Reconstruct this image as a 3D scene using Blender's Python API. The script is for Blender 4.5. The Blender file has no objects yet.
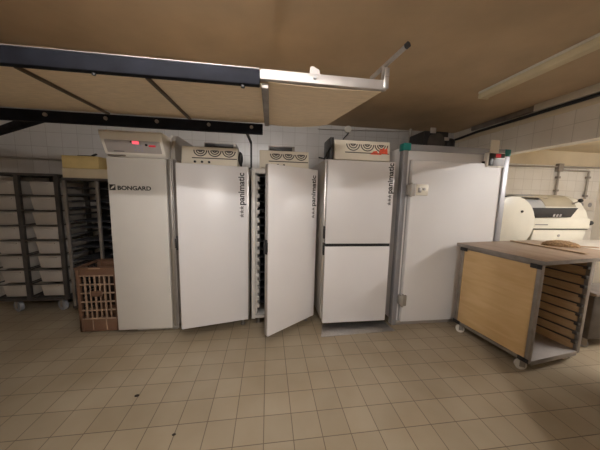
import bpy, bmesh, math, random
from mathutils import Matrix, Vector, Euler
random.seed(7)
PI = math.pi
scene = bpy.context.scene
C = scene.collection

# ------------------------------------------------------------------ camera
def camera():
    pitch, yaw, roll = math.radians(6.872), math.radians(7.777), math.radians(-1.348)
    base = Matrix(((1, 0, 0), (0, 0, 1), (0, -1, 0)))
    P = Matrix(((1, 0, 0), (0, math.cos(pitch), math.sin(pitch)), (0, -math.sin(pitch), math.cos(pitch))))
    Y = Matrix(((math.cos(yaw), math.sin(yaw), 0), (-math.sin(yaw), math.cos(yaw), 0), (0, 0, 1)))
    Ro = Matrix(((math.cos(roll), -math.sin(roll), 0), (math.sin(roll), math.cos(roll), 0), (0, 0, 1)))
    M = Y @ P @ base @ Ro
    r, d, f = M.col[0], M.col[1], M.col[2]
    B = Matrix((r, -d, -f)).transposed()
    cam = bpy.data.cameras.new('camera')
    o = bpy.data.objects.new('camera', cam)
    C.objects.link(o)
    o.matrix_world = Matrix.Translation((0, 0, 1.62)) @ B.to_4x4()
    cam.sensor_width = 36.0
    cam.sensor_fit = 'HORIZONTAL'
    cam.lens = 36.0 * 237.5 / 600.0
    cam.clip_start = 0.02
    scene.camera = o
camera()

# ------------------------------------------------------------------ world, lamps, exposure
world = bpy.data.worlds.new('world')
scene.world = world
world.use_nodes = True
world.node_tree.nodes['Background'].inputs[0].default_value = (1.0, 0.86, 0.7, 1)
world.node_tree.nodes['Background'].inputs[1].default_value = 0.02

LAMP = {'room': 165.0, 'rear': 700.0, 'alcove': 560.0}     # strength of the bare tubes (built with their battens below)

scene.cycles.max_bounces = 14
scene.cycles.diffuse_bounces = 10
vs = scene.view_settings
vs.view_transform = 'Standard'
vs.look = 'None'
vs.gamma = 1
vs.use_curve_mapping = False
vs.exposure = 0.0

# ------------------------------------------------------------------ materials
def new_mat(name):
    m = bpy.data.materials.new(name)
    m.use_nodes = True
    nt = m.node_tree
    return m, nt, nt.nodes['Principled BSDF']

def mat(name, col, rough=0.5, metal=0.0, var=0.08, scale=6.0, stretch=(1, 1, 1), emit=None, bump=0.0, spec=0.5):
    """plain colour with a little uneven wear"""
    m, nt, b = new_mat(name)
    b.inputs['Roughness'].default_value = rough
    b.inputs['Metallic'].default_value = metal
    b.inputs['Specular IOR Level'].default_value = spec
    tc = nt.nodes.new('ShaderNodeTexCoord')
    mp = nt.nodes.new('ShaderNodeMapping')
    mp.inputs['Scale'].default_value = stretch
    nz = nt.nodes.new('ShaderNodeTexNoise')
    nz.inputs['Scale'].default_value = scale
    nz.inputs['Detail'].default_value = 5
    rp = nt.nodes.new('ShaderNodeValToRGB')
    rp.color_ramp.elements[0].position = 0.3
    rp.color_ramp.elements[1].position = 0.7
    rp.color_ramp.elements[0].color = (*[c * (1 - var) for c in col], 1)
    rp.color_ramp.elements[1].color = (*[min(1, c * (1 + var)) for c in col], 1)
    nt.links.new(tc.outputs['Object'], mp.inputs[0])
    nt.links.new(mp.outputs[0], nz.inputs['Vector'])
    nt.links.new(nz.outputs['Fac'], rp.inputs[0])
    nt.links.new(rp.outputs[0], b.inputs['Base Color'])
    if bump:
        bp = nt.nodes.new('ShaderNodeBump')
        bp.inputs['Strength'].default_value = bump
        bp.inputs['Distance'].default_value = 0.01
        nt.links.new(nz.outputs['Fac'], bp.inputs['Height'])
        nt.links.new(bp.outputs[0], b.inputs['Normal'])
    if emit:
        b.inputs['Emission Color'].default_value = (*col, 1)
        b.inputs['Emission Strength'].default_value = emit
    return m

def tile_mat(name, size, c1, c2, grout, axes, off, mortar, rough, dirt=None):
    """square tiles from the Brick texture, laid on world axes"""
    m, nt, b = new_mat(name)
    geo = nt.nodes.new('ShaderNodeNewGeometry')
    sep = nt.nodes.new('ShaderNodeSeparateXYZ')
    cmb = nt.nodes.new('ShaderNodeCombineXYZ')
    nt.links.new(geo.outputs['Position'], sep.inputs[0])
    for i, a in enumerate(axes):
        ad = nt.nodes.new('ShaderNodeMath'); ad.operation = 'SUBTRACT'
        ad.inputs[1].default_value = off[i]
        nt.links.new(sep.outputs[a], ad.inputs[0])
        nt.links.new(ad.outputs[0], cmb.inputs[i])
    br = nt.nodes.new('ShaderNodeTexBrick')
    br.offset = 0.0
    br.squash = 1.0
    br.inputs['Scale'].default_value = 1.0
    br.inputs['Brick Width'].default_value = size
    br.inputs['Row Height'].default_value = size
    br.inputs['Mortar Size'].default_value = mortar
    br.inputs['Mortar Smooth'].default_value = 0.3
    br.inputs['Bias'].default_value = 0.0
    br.inputs['Color1'].default_value = (*c1, 1)
    br.inputs['Color2'].default_value = (*c2, 1)
    br.inputs['Mortar'].default_value = (*grout, 1)
    nt.links.new(cmb.outputs[0], br.inputs['Vector'])
    nz = nt.nodes.new('ShaderNodeTexNoise')
    nz.inputs['Scale'].default_value = 1.7
    nz.inputs['Detail'].default_value = 8
    nt.links.new(cmb.outputs[0], nz.inputs['Vector'])
    rp = nt.nodes.new('ShaderNodeValToRGB')
    rp.color_ramp.elements[0].position = 0.35
    rp.color_ramp.elements[1].position = 0.65
    d = dirt or (0.9, 0.88, 0.85)
    rp.color_ramp.elements[0].color = (*d, 1)
    rp.color_ramp.elements[1].color = (1, 1, 1, 1)
    nt.links.new(nz.outputs['Fac'], rp.inputs[0])
    mx = nt.nodes.new('ShaderNodeMix'); mx.data_type = 'RGBA'; mx.blend_type = 'MULTIPLY'
    mx.inputs[0].default_value = 1.0
    nt.links.new(br.outputs['Color'], mx.inputs[6])
    nt.links.new(rp.outputs[0], mx.inputs[7])
    nt.links.new(mx.outputs[2], b.inputs['Base Color'])
    b.inputs['Roughness'].default_value = rough
    bp = nt.nodes.new('ShaderNodeBump')
    bp.inputs['Strength'].default_value = 0.4
    bp.inputs['Distance'].default_value = 0.004
    bp.invert = True
    nt.links.new(br.outputs['Fac'], bp.inputs['Height'])
    nt.links.new(bp.outputs[0], b.inputs['Normal'])
    return m

def wood_mat(name, c1, c2, scale=3.0, stretch=(1, 12, 1), rough=0.5):
    m, nt, b = new_mat(name)
    tc = nt.nodes.new('ShaderNodeTexCoord')
    mp = nt.nodes.new('ShaderNodeMapping')
    mp.inputs['Scale'].default_value = stretch
    nz = nt.nodes.new('ShaderNodeTexNoise')
    nz.inputs['Scale'].default_value = scale
    nz.inputs['Detail'].default_value = 9
    nz.inputs['Distortion'].default_value = 0.8
    rp = nt.nodes.new('ShaderNodeValToRGB')
    rp.color_ramp.elements[0].position = 0.32
    rp.color_ramp.elements[1].position = 0.68
    rp.color_ramp.elements[0].color = (*c1, 1)
    rp.color_ramp.elements[1].color = (*c2, 1)
    nt.links.new(tc.outputs['Object'], mp.inputs[0])
    nt.links.new(mp.outputs[0], nz.inputs['Vector'])
    nt.links.new(nz.outputs['Fac'], rp.inputs[0])
    nt.links.new(rp.outputs[0], b.inputs['Base Color'])
    b.inputs['Roughness'].default_value = rough
    return m

FLOOR = tile_mat('floor_tiles', 0.2, (0.385, 0.322, 0.232), (0.345, 0.287, 0.205), (0.15, 0.115, 0.08), (0, 1), (-0.018, 1.793), 0.0032, 0.42, (0.84, 0.81, 0.76))
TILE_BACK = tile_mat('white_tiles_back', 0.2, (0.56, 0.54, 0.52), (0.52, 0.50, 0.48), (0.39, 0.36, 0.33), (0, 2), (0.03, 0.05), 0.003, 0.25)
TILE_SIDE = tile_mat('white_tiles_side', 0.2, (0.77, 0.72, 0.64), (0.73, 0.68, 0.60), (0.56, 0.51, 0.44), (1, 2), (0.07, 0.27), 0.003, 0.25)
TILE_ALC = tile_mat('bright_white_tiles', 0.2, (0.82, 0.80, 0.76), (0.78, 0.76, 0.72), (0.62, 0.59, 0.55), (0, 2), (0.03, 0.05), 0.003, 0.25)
PLASTER = mat('brown_ceiling_plaster', (0.52, 0.40, 0.265), 0.85, var=0.10, scale=2.5, bump=0.2)
CREAM_PAINT = mat('cream_paint', (0.62, 0.53, 0.38), 0.7, var=0.06, scale=3)
WHITE_PAINT = mat('white_paint', (0.74, 0.70, 0.62), 0.7, var=0.05, scale=3)
TRUNK_W = mat('grey_white_plastic', (0.70, 0.66, 0.57), 0.5, var=0.04)
DOOR_W = mat('white_lacquered_steel', (0.74, 0.72, 0.72), 0.32, var=0.02, scale=1.5)
BONG_W = mat('off_white_steel', (0.66, 0.63, 0.585), 0.38, var=0.03, scale=1.5)
HEAD_W = mat('warm_white_plastic', (0.90, 0.87, 0.81), 0.4, var=0.02)
BODY_W = mat('white_body_steel', (0.62, 0.59, 0.55), 0.4, var=0.04)
COLD_W = mat('cold_room_white', (0.75, 0.735, 0.73), 0.55, var=0.025, scale=1.2)
CREAM_PL = mat('cream_plastic', (0.78, 0.72, 0.60), 0.45, var=0.04)
STEEL = mat('brushed_steel', (0.52, 0.50, 0.48), 0.34, 0.9, var=0.12, scale=5, stretch=(8, 8, 0.6))
STEEL_D = mat('dull_steel', (0.30, 0.27, 0.245), 0.45, 0.6, var=0.2, scale=8)
STEEL_B = mat('rack_steel', (0.085, 0.075, 0.068), 0.5, 0.4, var=0.2, scale=8)
ALU = mat('grey_aluminium', (0.36, 0.36, 0.38), 0.42, 0.4, var=0.06)
ALU_L = mat('light_aluminium', (0.46, 0.43, 0.41), 0.45, 0.5, var=0.08)
BLACK = mat('black_plastic', (0.018, 0.017, 0.018), 0.45, var=0.2)
BLUEBLACK = mat('blue_black_paint', (0.011, 0.012, 0.017), 0.75, 0.0, var=0.3, scale=7, spec=0.12)
DARKBR = mat('dark_brown_bar', (0.10, 0.07, 0.045), 0.55, 0.2, var=0.2)
GREY_P = mat('grey_panel', (0.47, 0.44, 0.43), 0.35, var=0.05)
GREY_T = mat('grey_print', (0.20, 0.19, 0.19), 0.5, var=0.03)
GREY_L = mat('light_grey_print', (0.33, 0.32, 0.32), 0.5, var=0.03)
CANVAS = mat('beige_canvas', (0.83, 0.70, 0.52), 0.9, var=0.07, scale=14, stretch=(1, 4, 1), bump=0.15)
SLOT = mat('dark_slot', (0.06, 0.05, 0.045), 0.6, var=0.1)
TEAL = mat('teal_plastic', (0.01, 0.22, 0.20), 0.4, var=0.05)
RED_LED = mat('red_led', (1.0, 0.10, 0.14), 0.4, emit=1.1)
RED_LED2 = mat('dim_red_led', (0.7, 0.04, 0.06), 0.4, emit=0.22)
RED_LABEL = mat('orange_red_print', (0.72, 0.10, 0.05), 0.45, var=0.2, scale=40)
LED_BLUE = mat('pale_button', (0.42, 0.41, 0.50), 0.4)
TUB = mat('milky_tub_plastic', (0.44, 0.40, 0.355), 0.5, var=0.06)
GREY_RUB = mat('grey_wheel_rubber', (0.27, 0.28, 0.31), 0.6, var=0.15)
WHITE_NY = mat('white_nylon', (0.66, 0.62, 0.56), 0.45)
CRATE = mat('brown_crate_plastic', (0.155, 0.083, 0.05), 0.5, var=0.12)
CRATE_SHADE = mat('shaded_crate_plastic', (0.025, 0.015, 0.010), 0.7, var=0.12)  # near-black copy of the crate colour, paints in the shade inside it
CRATE_L = mat('worn_crate_edge', (0.31, 0.21, 0.145), 0.5, var=0.15, scale=20)
CARTON = mat('yellow_card', (0.66, 0.50, 0.22), 0.8, var=0.08)
CARD_PALE = mat('pale_card', (0.58, 0.49, 0.34), 0.8, var=0.06)
DARK_IN = mat('dark_liner', (0.05, 0.045, 0.04), 0.7, var=0.1)
TRAY_D = mat('dark_tray_metal', (0.018, 0.018, 0.022), 0.7, 0.0, var=0.25)
TRAY_L = mat('worn_tray_edge', (0.15, 0.145, 0.15), 0.45, 0.5, var=0.15)
PLY = wood_mat('pale_plywood', (0.60, 0.40, 0.185), (0.68, 0.48, 0.245), 2.2, (3, 1.2, 9))
PLY_IN = wood_mat('inner_plywood', (0.50, 0.33, 0.18), (0.60, 0.42, 0.24), 3, (1, 2, 9))
TOPWOOD = wood_mat('worn_worktop', (0.29, 0.205, 0.145), (0.37, 0.27, 0.195), 2.5, (6, 1, 1))
LATHWOOD = wood_mat('pale_lath_wood', (0.42, 0.30, 0.19), (0.52, 0.38, 0.25), 5, (1, 9, 1))
BRISTLE = mat('brown_bristles', (0.27, 0.17, 0.085), 0.9, var=0.35, scale=60, bump=0.5)
MOULD_W = mat('moulder_cream_enamel', (0.72, 0.695, 0.60), 0.35, var=0.03)
MOULD_T = mat('moulder_beige_cover', (0.44, 0.39, 0.29), 0.4, var=0.05)
MOULD_G = mat('moulder_grey_cover', (0.42, 0.42, 0.42), 0.4, var=0.03)
DIRT = mat('dark_dirt', (0.03, 0.022, 0.016), 0.9, var=0.3, scale=30)
LIGHT_COVER = mat('lamp_diffuser', (0.68, 0.60, 0.40), 0.5, var=0.04)
def tube_mat(name, strength, col):
    m, nt, b = new_mat(name)
    b.inputs['Base Color'].default_value = (*col, 1)
    b.inputs['Emission Color'].default_value = (*col, 1)
    b.inputs['Emission Strength'].default_value = strength
    return m
TUBES = {k: tube_mat('lit_tube_' + k, v, (1.0, 0.96, 0.935)) for k, v in LAMP.items()}
PIPE_G = mat('grey_pipe', (0.36, 0.33, 0.29), 0.5, 0.2, var=0.1)

# ------------------------------------------------------------------ mesh helpers
class MB:
    """collects shapes and links them as one mesh object"""
    def __init__(self, T=None):
        self.bm = bmesh.new()
        self.T = T
        self.mats = []
    def _xf(self, verts, T=None):
        if T is not None:
            bmesh.ops.transform(self.bm, matrix=T, verts=verts)
        if self.T is not None:
            bmesh.ops.transform(self.bm, matrix=self.T, verts=verts)
    def box(self, x0, x1, y0, y1, z0, z1, bev=0.0, seg=2, T=None):
        tmp = bmesh.new()
        vs_ = [tmp.verts.new(p) for p in ((x0, y0, z0), (x1, y0, z0), (x1, y1, z0), (x0, y1, z0), (x0, y0, z1), (x1, y0, z1), (x1, y1, z1), (x0, y1, z1))]
        for f in ((0, 3, 2, 1), (4, 5, 6, 7), (0, 1, 5, 4), (1, 2, 6, 5), (2, 3, 7, 6), (3, 0, 4, 7)):
            tmp.faces.new([vs_[i] for i in f])
        if bev:
            bmesh.ops.bevel(tmp, geom=list(tmp.edges), offset=bev, segments=seg, profile=0.5, affect='EDGES', clamp_overlap=True)
        self._merge(tmp, T)
        return self
    def _merge(self, tmp, T=None):
        me = bpy.data.meshes.new('tmp')
        tmp.to_mesh(me); tmp.free()
        n = len(self.bm.verts)
        self.bm.from_mesh(me)
        bpy.data.meshes.remove(me)
        self.bm.verts.ensure_lookup_table()
        self._xf(self.bm.verts[n:], T)
    def prism(self, pts, h, T=None, bev=0.0):
        """polygon in XY extruded along +Z by h"""
        tmp = bmesh.new()
        a = [tmp.verts.new((p[0], p[1], 0)) for p in pts]
        b = [tmp.verts.new((p[0], p[1], h)) for p in pts]
        tmp.faces.new(list(reversed(a))); tmp.faces.new(b)
        n = len(pts)
        for i in range(n):
            tmp.faces.new((a[i], a[(i + 1) % n], b[(i + 1) % n], b[i]))
        bmesh.ops.recalc_face_normals(tmp, faces=list(tmp.faces))
        if bev:
            bmesh.ops.bevel(tmp, geom=list(tmp.edges), offset=bev, segments=2, profile=0.5, affect='EDGES', clamp_overlap=True)
        self._merge(tmp, T)
        return self
    def cyl(self, p0, p1, r, n=16, r2=None):
        p0, p1 = Vector(p0), Vector(p1)
        d = p1 - p0
        tmp = bmesh.new()
        bmesh.ops.create_cone(tmp, cap_ends=True, segments=n, radius1=r, radius2=r if r2 is None else r2, depth=d.length)
        q = Vector((0, 0, 1)).rotation_difference(d.normalized()).to_matrix().to_4x4()
        self._merge(tmp, Matrix.Translation((p0 + p1) / 2) @ q)
        return self
    def bar(self, p0, p1, w, h):
        """rectangular bar between two points, w across, h high"""
        p0, p1 = Vector(p0), Vector(p1)
        d = (p1 - p0); L = d.length; d.normalize()
        up = Vector((0, 0, 1)) if abs(d.z) < 0.95 else Vector((0, 1, 0))
        s = d.cross(up).normalized(); u = s.cross(d).normalized()
        R = Matrix((s, d, u)).transposed().to_4x4()
        self.box(-w / 2, w / 2, 0, L, -h / 2, h / 2, min(w, h) * 0.12, T=Matrix.Translation(p0) @ R)
        return self
    def tube(self, pts, r, n=8):
        """round wire through points"""
        pts = [Vector(p) for p in pts]
        tmp = bmesh.new(); rings = []
        for i, p in enumerate(pts):
            d = (pts[min(i + 1, len(pts) - 1)] - pts[max(i - 1, 0)]).normalized()
            a = d.orthogonal().normalized()
            if rings:
                a = (pa - d * pa.dot(d)).normalized()
            pa = a; b = d.cross(a)
            rings.append([tmp.verts.new(p + r * (a * math.cos(2 * PI * k / n) + b * math.sin(2 * PI * k / n))) for k in range(n)])
        for i in range(len(rings) - 1):
            for k in range(n):
                tmp.faces.new((rings[i][k], rings[i][(k + 1) % n], rings[i + 1][(k + 1) % n], rings[i + 1][k]))
        tmp.faces.new(list(reversed(rings[0]))); tmp.faces.new(rings[-1])
        self._merge(tmp)
        return self
    def sphere(self, c, r, sx=1, sy=1, sz=1):
        tmp = bmesh.new()
        bmesh.ops.create_uvsphere(tmp, u_segments=16, v_segments=10, radius=r)
        self._merge(tmp, Matrix.Translation(c) @ Matrix.Diagonal((sx, sy, sz, 1)))
        return self
    def text(self, s, size, T, bold=0.0, depth=0.0012, align='LEFT'):
        """raised lettering: text lies in XY, faces +Z, then T"""
        cu = bpy.data.curves.new('lettering', 'FONT')
        cu.body = s; cu.size = size; cu.offset = bold; cu.extrude = depth; cu.align_x = align
        o = bpy.data.objects.new('lettering', cu)
        C.objects.link(o)
        dg = bpy.context.evaluated_depsgraph_get()
        me = bpy.data.meshes.new_from_object(o.evaluated_get(dg))
        n = len(self.bm.verts)
        self.bm.from_mesh(me)
        self.bm.verts.ensure_lookup_table()
        self._xf(self.bm.verts[n:], T)
        bpy.data.objects.remove(o); bpy.data.curves.remove(cu); bpy.data.meshes.remove(me)
        return self
    def build(self, name, material, parent=None, smooth=True):
        me = bpy.data.meshes.new(name)
        if parent is not None:                       # world coordinates -> the thing's own
            loc = parent.get('_o', None)
            if loc is not None:
                bmesh.ops.translate(self.bm, verts=list(self.bm.verts), vec=-Vector(loc))
        self.bm.to_mesh(me); self.bm.free()
        me.materials.append(material)
        if smooth:
            for p in me.polygons:
                p.use_smooth = True
            try:
                me.set_sharp_from_angle(angle=math.radians(35))
            except Exception:
                pass
        o = bpy.data.objects.new(name, me)
        C.objects.link(o)
        if parent is not None:
            o.parent = parent
            if loc is not None:
                o['_o'] = loc
        return o

def tag(o, label, cat, group=None, kind=None):
    o['label'] = label; o['category'] = cat
    if group: o['group'] = group
    if kind: o['kind'] = kind
    return o

def thing(name, label, cat, loc=(0, 0, 0), rz=0.0, group=None, world=True):
    o = bpy.data.objects.new(name, None)
    o.empty_display_size = 0.1
    C.objects.link(o)
    o.location = loc; o.rotation_euler = (0, 0, rz)
    if world: o['_o'] = tuple(loc)
    return tag(o, label, cat, group)

def struct(name, mb, material):
    o = mb.build(name, material, smooth=False)
    o['kind'] = 'structure'
    return o

def dup(root, loc=None, label=None, rz=None):
    r = root.copy(); C.objects.link(r)
    if loc is not None: r.location = loc
    if rz is not None: r.rotation_euler = (0, 0, rz)
    if label: r['label'] = label
    for ch in list(root.children):
        c = ch.copy(); C.objects.link(c); c.parent = r
        for g in ch.children:
            d = g.copy(); C.objects.link(d); d.parent = c
    return r

def ftx(x, y, z, yaw=0.0, roll=0.0):
    """text frame: faces -Y (then turned by yaw), baseline turned by roll in its plane"""
    return Matrix.Translation((x, y, z)) @ Matrix.Rotation(yaw, 4, 'Z') @ Matrix.Rotation(PI / 2, 4, 'X') @ Matrix.Rotation(roll, 4, 'Z')

# ------------------------------------------------------------------ the room
XL, XR, YB, YF, ZC = -4.6, 3.28, 4.0, -3.5, 2.8
XA, ZA = 6.6, 2.6
struct('floor', MB().box(XL - .1, XA + .1, YF - .1, YB + .1, -0.1, 0), FLOOR)
struct('ceiling', MB().box(XL - .1, XR + .15, YF - .1, YB + .1, ZC, ZC + .1), PLASTER)
struct('ceiling_alcove', MB().box(XR + .15, XA + .1, YF - .1, YB + .1, ZA, ZA + .1), CREAM_PAINT)
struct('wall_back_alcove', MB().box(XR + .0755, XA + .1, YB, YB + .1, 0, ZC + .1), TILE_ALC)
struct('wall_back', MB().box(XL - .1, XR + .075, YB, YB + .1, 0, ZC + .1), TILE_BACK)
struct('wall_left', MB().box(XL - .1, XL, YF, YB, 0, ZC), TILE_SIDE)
struct('wall_rear', MB().box(XL - .1, XA + .1, YF - .1, YF, 0, ZC), WHITE_PAINT)
struct('wall_alcove', MB().box(XA, XA + .1, YF, YB, 0, ZC), WHITE_PAINT)
struct('wall_right', MB().box(XR, XR + .15, YF, YB, 2.275, ZC).box(XR, XR + .15, YF, 1.5, 0, 2.275), TILE_SIDE)
struct('wall_blocker_right', MB().box(0.98, XR - .001, -0.79, -0.67, 0, ZC), WHITE_PAINT)  # unseen partition added behind the camera, shades the floor at lower right
struct('wall_blocker_left', MB().box(XL + .001, -0.06, -0.79, -0.67, 0, ZC), WHITE_PAINT)  # added out of view to keep the rear lamp off the left racks
struct('trim_1', MB().box(XR - .012, XR - .001, -0.66, YB - .001, 2.615, 2.70, 0.004), CREAM_PAINT)   # painted strip over the tiles
struct('trim_2', MB().box(0.015, 0.045, YF, YB - .001, ZC - .006, ZC - .0005), PLASTER)              # ceiling joint
struct('trim_3', MB().box(XR + .151, XA - .001, YB - .012, YB - .001, 2.33, ZA - .001), CREAM_PAINT) # plaster band above the alcove tiles

# ------------------------------------------------------------------ overhead canvas loader
t = thing('overhead_canvas_loader', 'long overhead oven loader with beige canvas between dark beams', 'oven loader', (-0.4, 2.0, 2.3))
fb = MB().box(-2.6, -0.055, 1.585, 1.635, 2.300, 2.392, 0.008).build('front_beam', BLUEBLACK, t)
fb['label'] = 'thick blue-black front beam'
MB().box(-2.6, -0.06, 1.587, 1.633, 2.3935, 2.398, 0.001).build('beam_edge', ALU_L, fb)
b = MB()
b.box(-0.055, 0.775, 1.590, 1.630, 2.338, 2.398, 0.004)
al = b.build('end_rail', ALU_L, t)
al['label'] = 'bright aluminium rail at the right end of the front beam'
MB().cyl((-0.16, 1.61, 2.302), (-0.16, 1.61, 2.285), 0.012).build('bolt', BLACK, fb)
for x in (-1.0,):
    MB().cyl((x, 1.61, 2.302), (x, 1.61, 2.286), 0.010).build('bolt', BLACK, fb)
bz = MB()
bz.cyl((0.29, 1.588, 2.37), (0.29, 1.576, 2.37), 0.010)
bz.build('bolt', ALU, al)
w = MB()
w.prism([(-.035, 0), (.035, 0), (.03, .035), (-.012, .055), (-.028, .05)], 0.004, T=Matrix.Translation((0.29, 1.60, 2.388)) @ Matrix.Rotation(PI / 2, 4, 'X'))
w.build('bracket_plate', ALU_L, al)
rr = MB().box(-2.9, -0.055, 2.40, 2.44, 2.205, 2.300, 0.006).build('rear_rail', BLUEBLACK, t)
for x in (-2.35, -1.89, -1.42, -1.0, -0.55, -0.16):
    MB().cyl((x, 2.401, 2.262), (x, 2.389, 2.262), 0.016, 12).build('bolt', STEEL_D, rr)

def canvas(xa, xb, xa2, xb2, z, sag, nx=10, ny=12, drop=0.0):
    bm = bmesh.new()
    g = []
    for j in range(ny + 1):
        v = j / ny; y = 1.62 + v * (2.43 - 1.62)
        row = []
        for i in range(nx + 1):
            u = i / nx
            x = (xa + (xb - xa) * u) * (1 - v) + (xa2 + (xb2 - xa2) * u) * v
            zz = z - sag * 4 * u * (1 - u) * (0.4 + 0.6 * v) - drop * v * v * (1 - u)
            row.append(bm.verts.new((x, y, zz)))
        g.append(row)
    for j in range(ny):
        for i in range(nx):
            bm.faces.new((g[j][i], g[j][i + 1], g[j + 1][i + 1], g[j + 1][i]))
    r = bmesh.ops.extrude_face_region(bm, geom=list(bm.faces))
    bmesh.ops.translate(bm, verts=[e for e in r['geom'] if isinstance(e, bmesh.types.BMVert)], vec=(0, 0, 0.004))
    bmesh.ops.recalc_face_normals(bm, faces=list(bm.faces))
    m = MB(); m.bm.free(); m.bm = bm
    return m
canvas(-2.6, -1.42, -2.6, -1.41, 2.318, 0.004).build('canvas', CANVAS, t)
canvas(-1.40, -0.735, -1.39, -0.735, 2.318, 0.004).build('canvas', CANVAS, t)
canvas(-0.715, -0.045, -0.715, -0.035, 2.318, 0.004).build('canvas', CANVAS, t)
canvas(-0.005, 0.755, 0.005, 0.575, 2.335, 0.018, drop=0.03).build('canvas', CANVAS, t)
for xa, w_ in ((-1.41, .020), (-0.725, .020)):
    MB().bar((xa, 1.63, 2.306), (xa + .005, 2.42, 2.306), w_, 0.018).build('cross_bar', DARKBR, t)
MB().bar((-0.025, 1.63, 2.316), (-0.015, 2.44, 2.306), 0.045, 0.03).build('cross_bar', STEEL_D, t)
MB().bar((-1.95, 2.43, 2.245), (-4.2, 3.999, 2.245), 0.05, 0.075).build('wall_arm', BLUEBLACK, t)
h = MB().bar((-0.215, 2.43, 2.235), (-0.205, 3.02, 2.245), 0.022, 0.03)
h.bar((-0.205, 3.01, 2.255), (-0.205, 3.01, 1.945), 0.022, 0.022)
h.box(-0.235, -0.175, 2.985, 3.035, 1.9385, 1.95, 0.002)
h.build('support_rod', BLACK, t)
p = MB()
p.cyl((0.735, 1.75, 2.48), (0.825, 1.455, 2.538), 0.0145)
lv = p.build('lever_tube', STEEL, t)
MB().cyl((0.823, 1.462, 2.5365), (0.8285, 1.444, 2.540), 0.0175).build('end_cap', BLACK, lv)
p = MB()
p.box(0.752, 0.790, 1.585, 1.600, 2.345, 2.475, 0.003)
p.box(0.752, 0.790, 1.618, 1.632, 2.345, 2.500, 0.003)
p.cyl((0.762, 1.578, 2.425), (0.762, 1.64, 2.425), 0.007).cyl((0.780, 1.578, 2.425), (0.780, 1.64, 2.425), 0.007)
p.bar((0.770, 1.62, 2.49), (0.775, 1.64, 2.505), 0.02, 0.02)
p.build('hinge_bracket', STEEL, t)

# ------------------------------------------------------------------ panimatic style proving cabinets
def swirl_mb(x0, x1, z0, z1, y, n=3, big=True):
    """three sets of nested U shaped slots, a long slot under them"""
    m = MB()
    w = (x1 - x0) / n
    for k in range(n):
        cx = x0 + w * (k + .5); cz = z1
        for r, th in ((0.96, .012), (0.63, .012), (0.32, .012)):
            R_ = r * w / 2
            N = 18
            out = []; inn = []
            for i in range(N + 1):
                a = PI + PI * i / N
                out.append((cx + R_ * math.cos(a), cz + R_ * math.sin(a) * 0.95))
                inn.append((cx + max(R_ - th, .001) * math.cos(a), cz + max(R_ - th, .001) * math.sin(a) * 0.95))
            for i in range(N):
                q = [out[i], out[i + 1], inn[i + 1], inn[i]]
                m.prism(q, 0.0025, T=Matrix.Translation((0, y, 0)) @ Matrix.Rotation(PI / 2, 4, 'X'))
        m.box(cx - .035, cx + .035, y - .0025, y, cz - .008, cz + .004)
    m.box(x0 - .01, x1 + .01, y - .003, y, z0, z0 + .010)
    return m

def brand_mb(T0, L=0.385):
    m = MB()
    m.text('panimatic', 0.088, T0, bold=0.0022)
    return m

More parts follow.
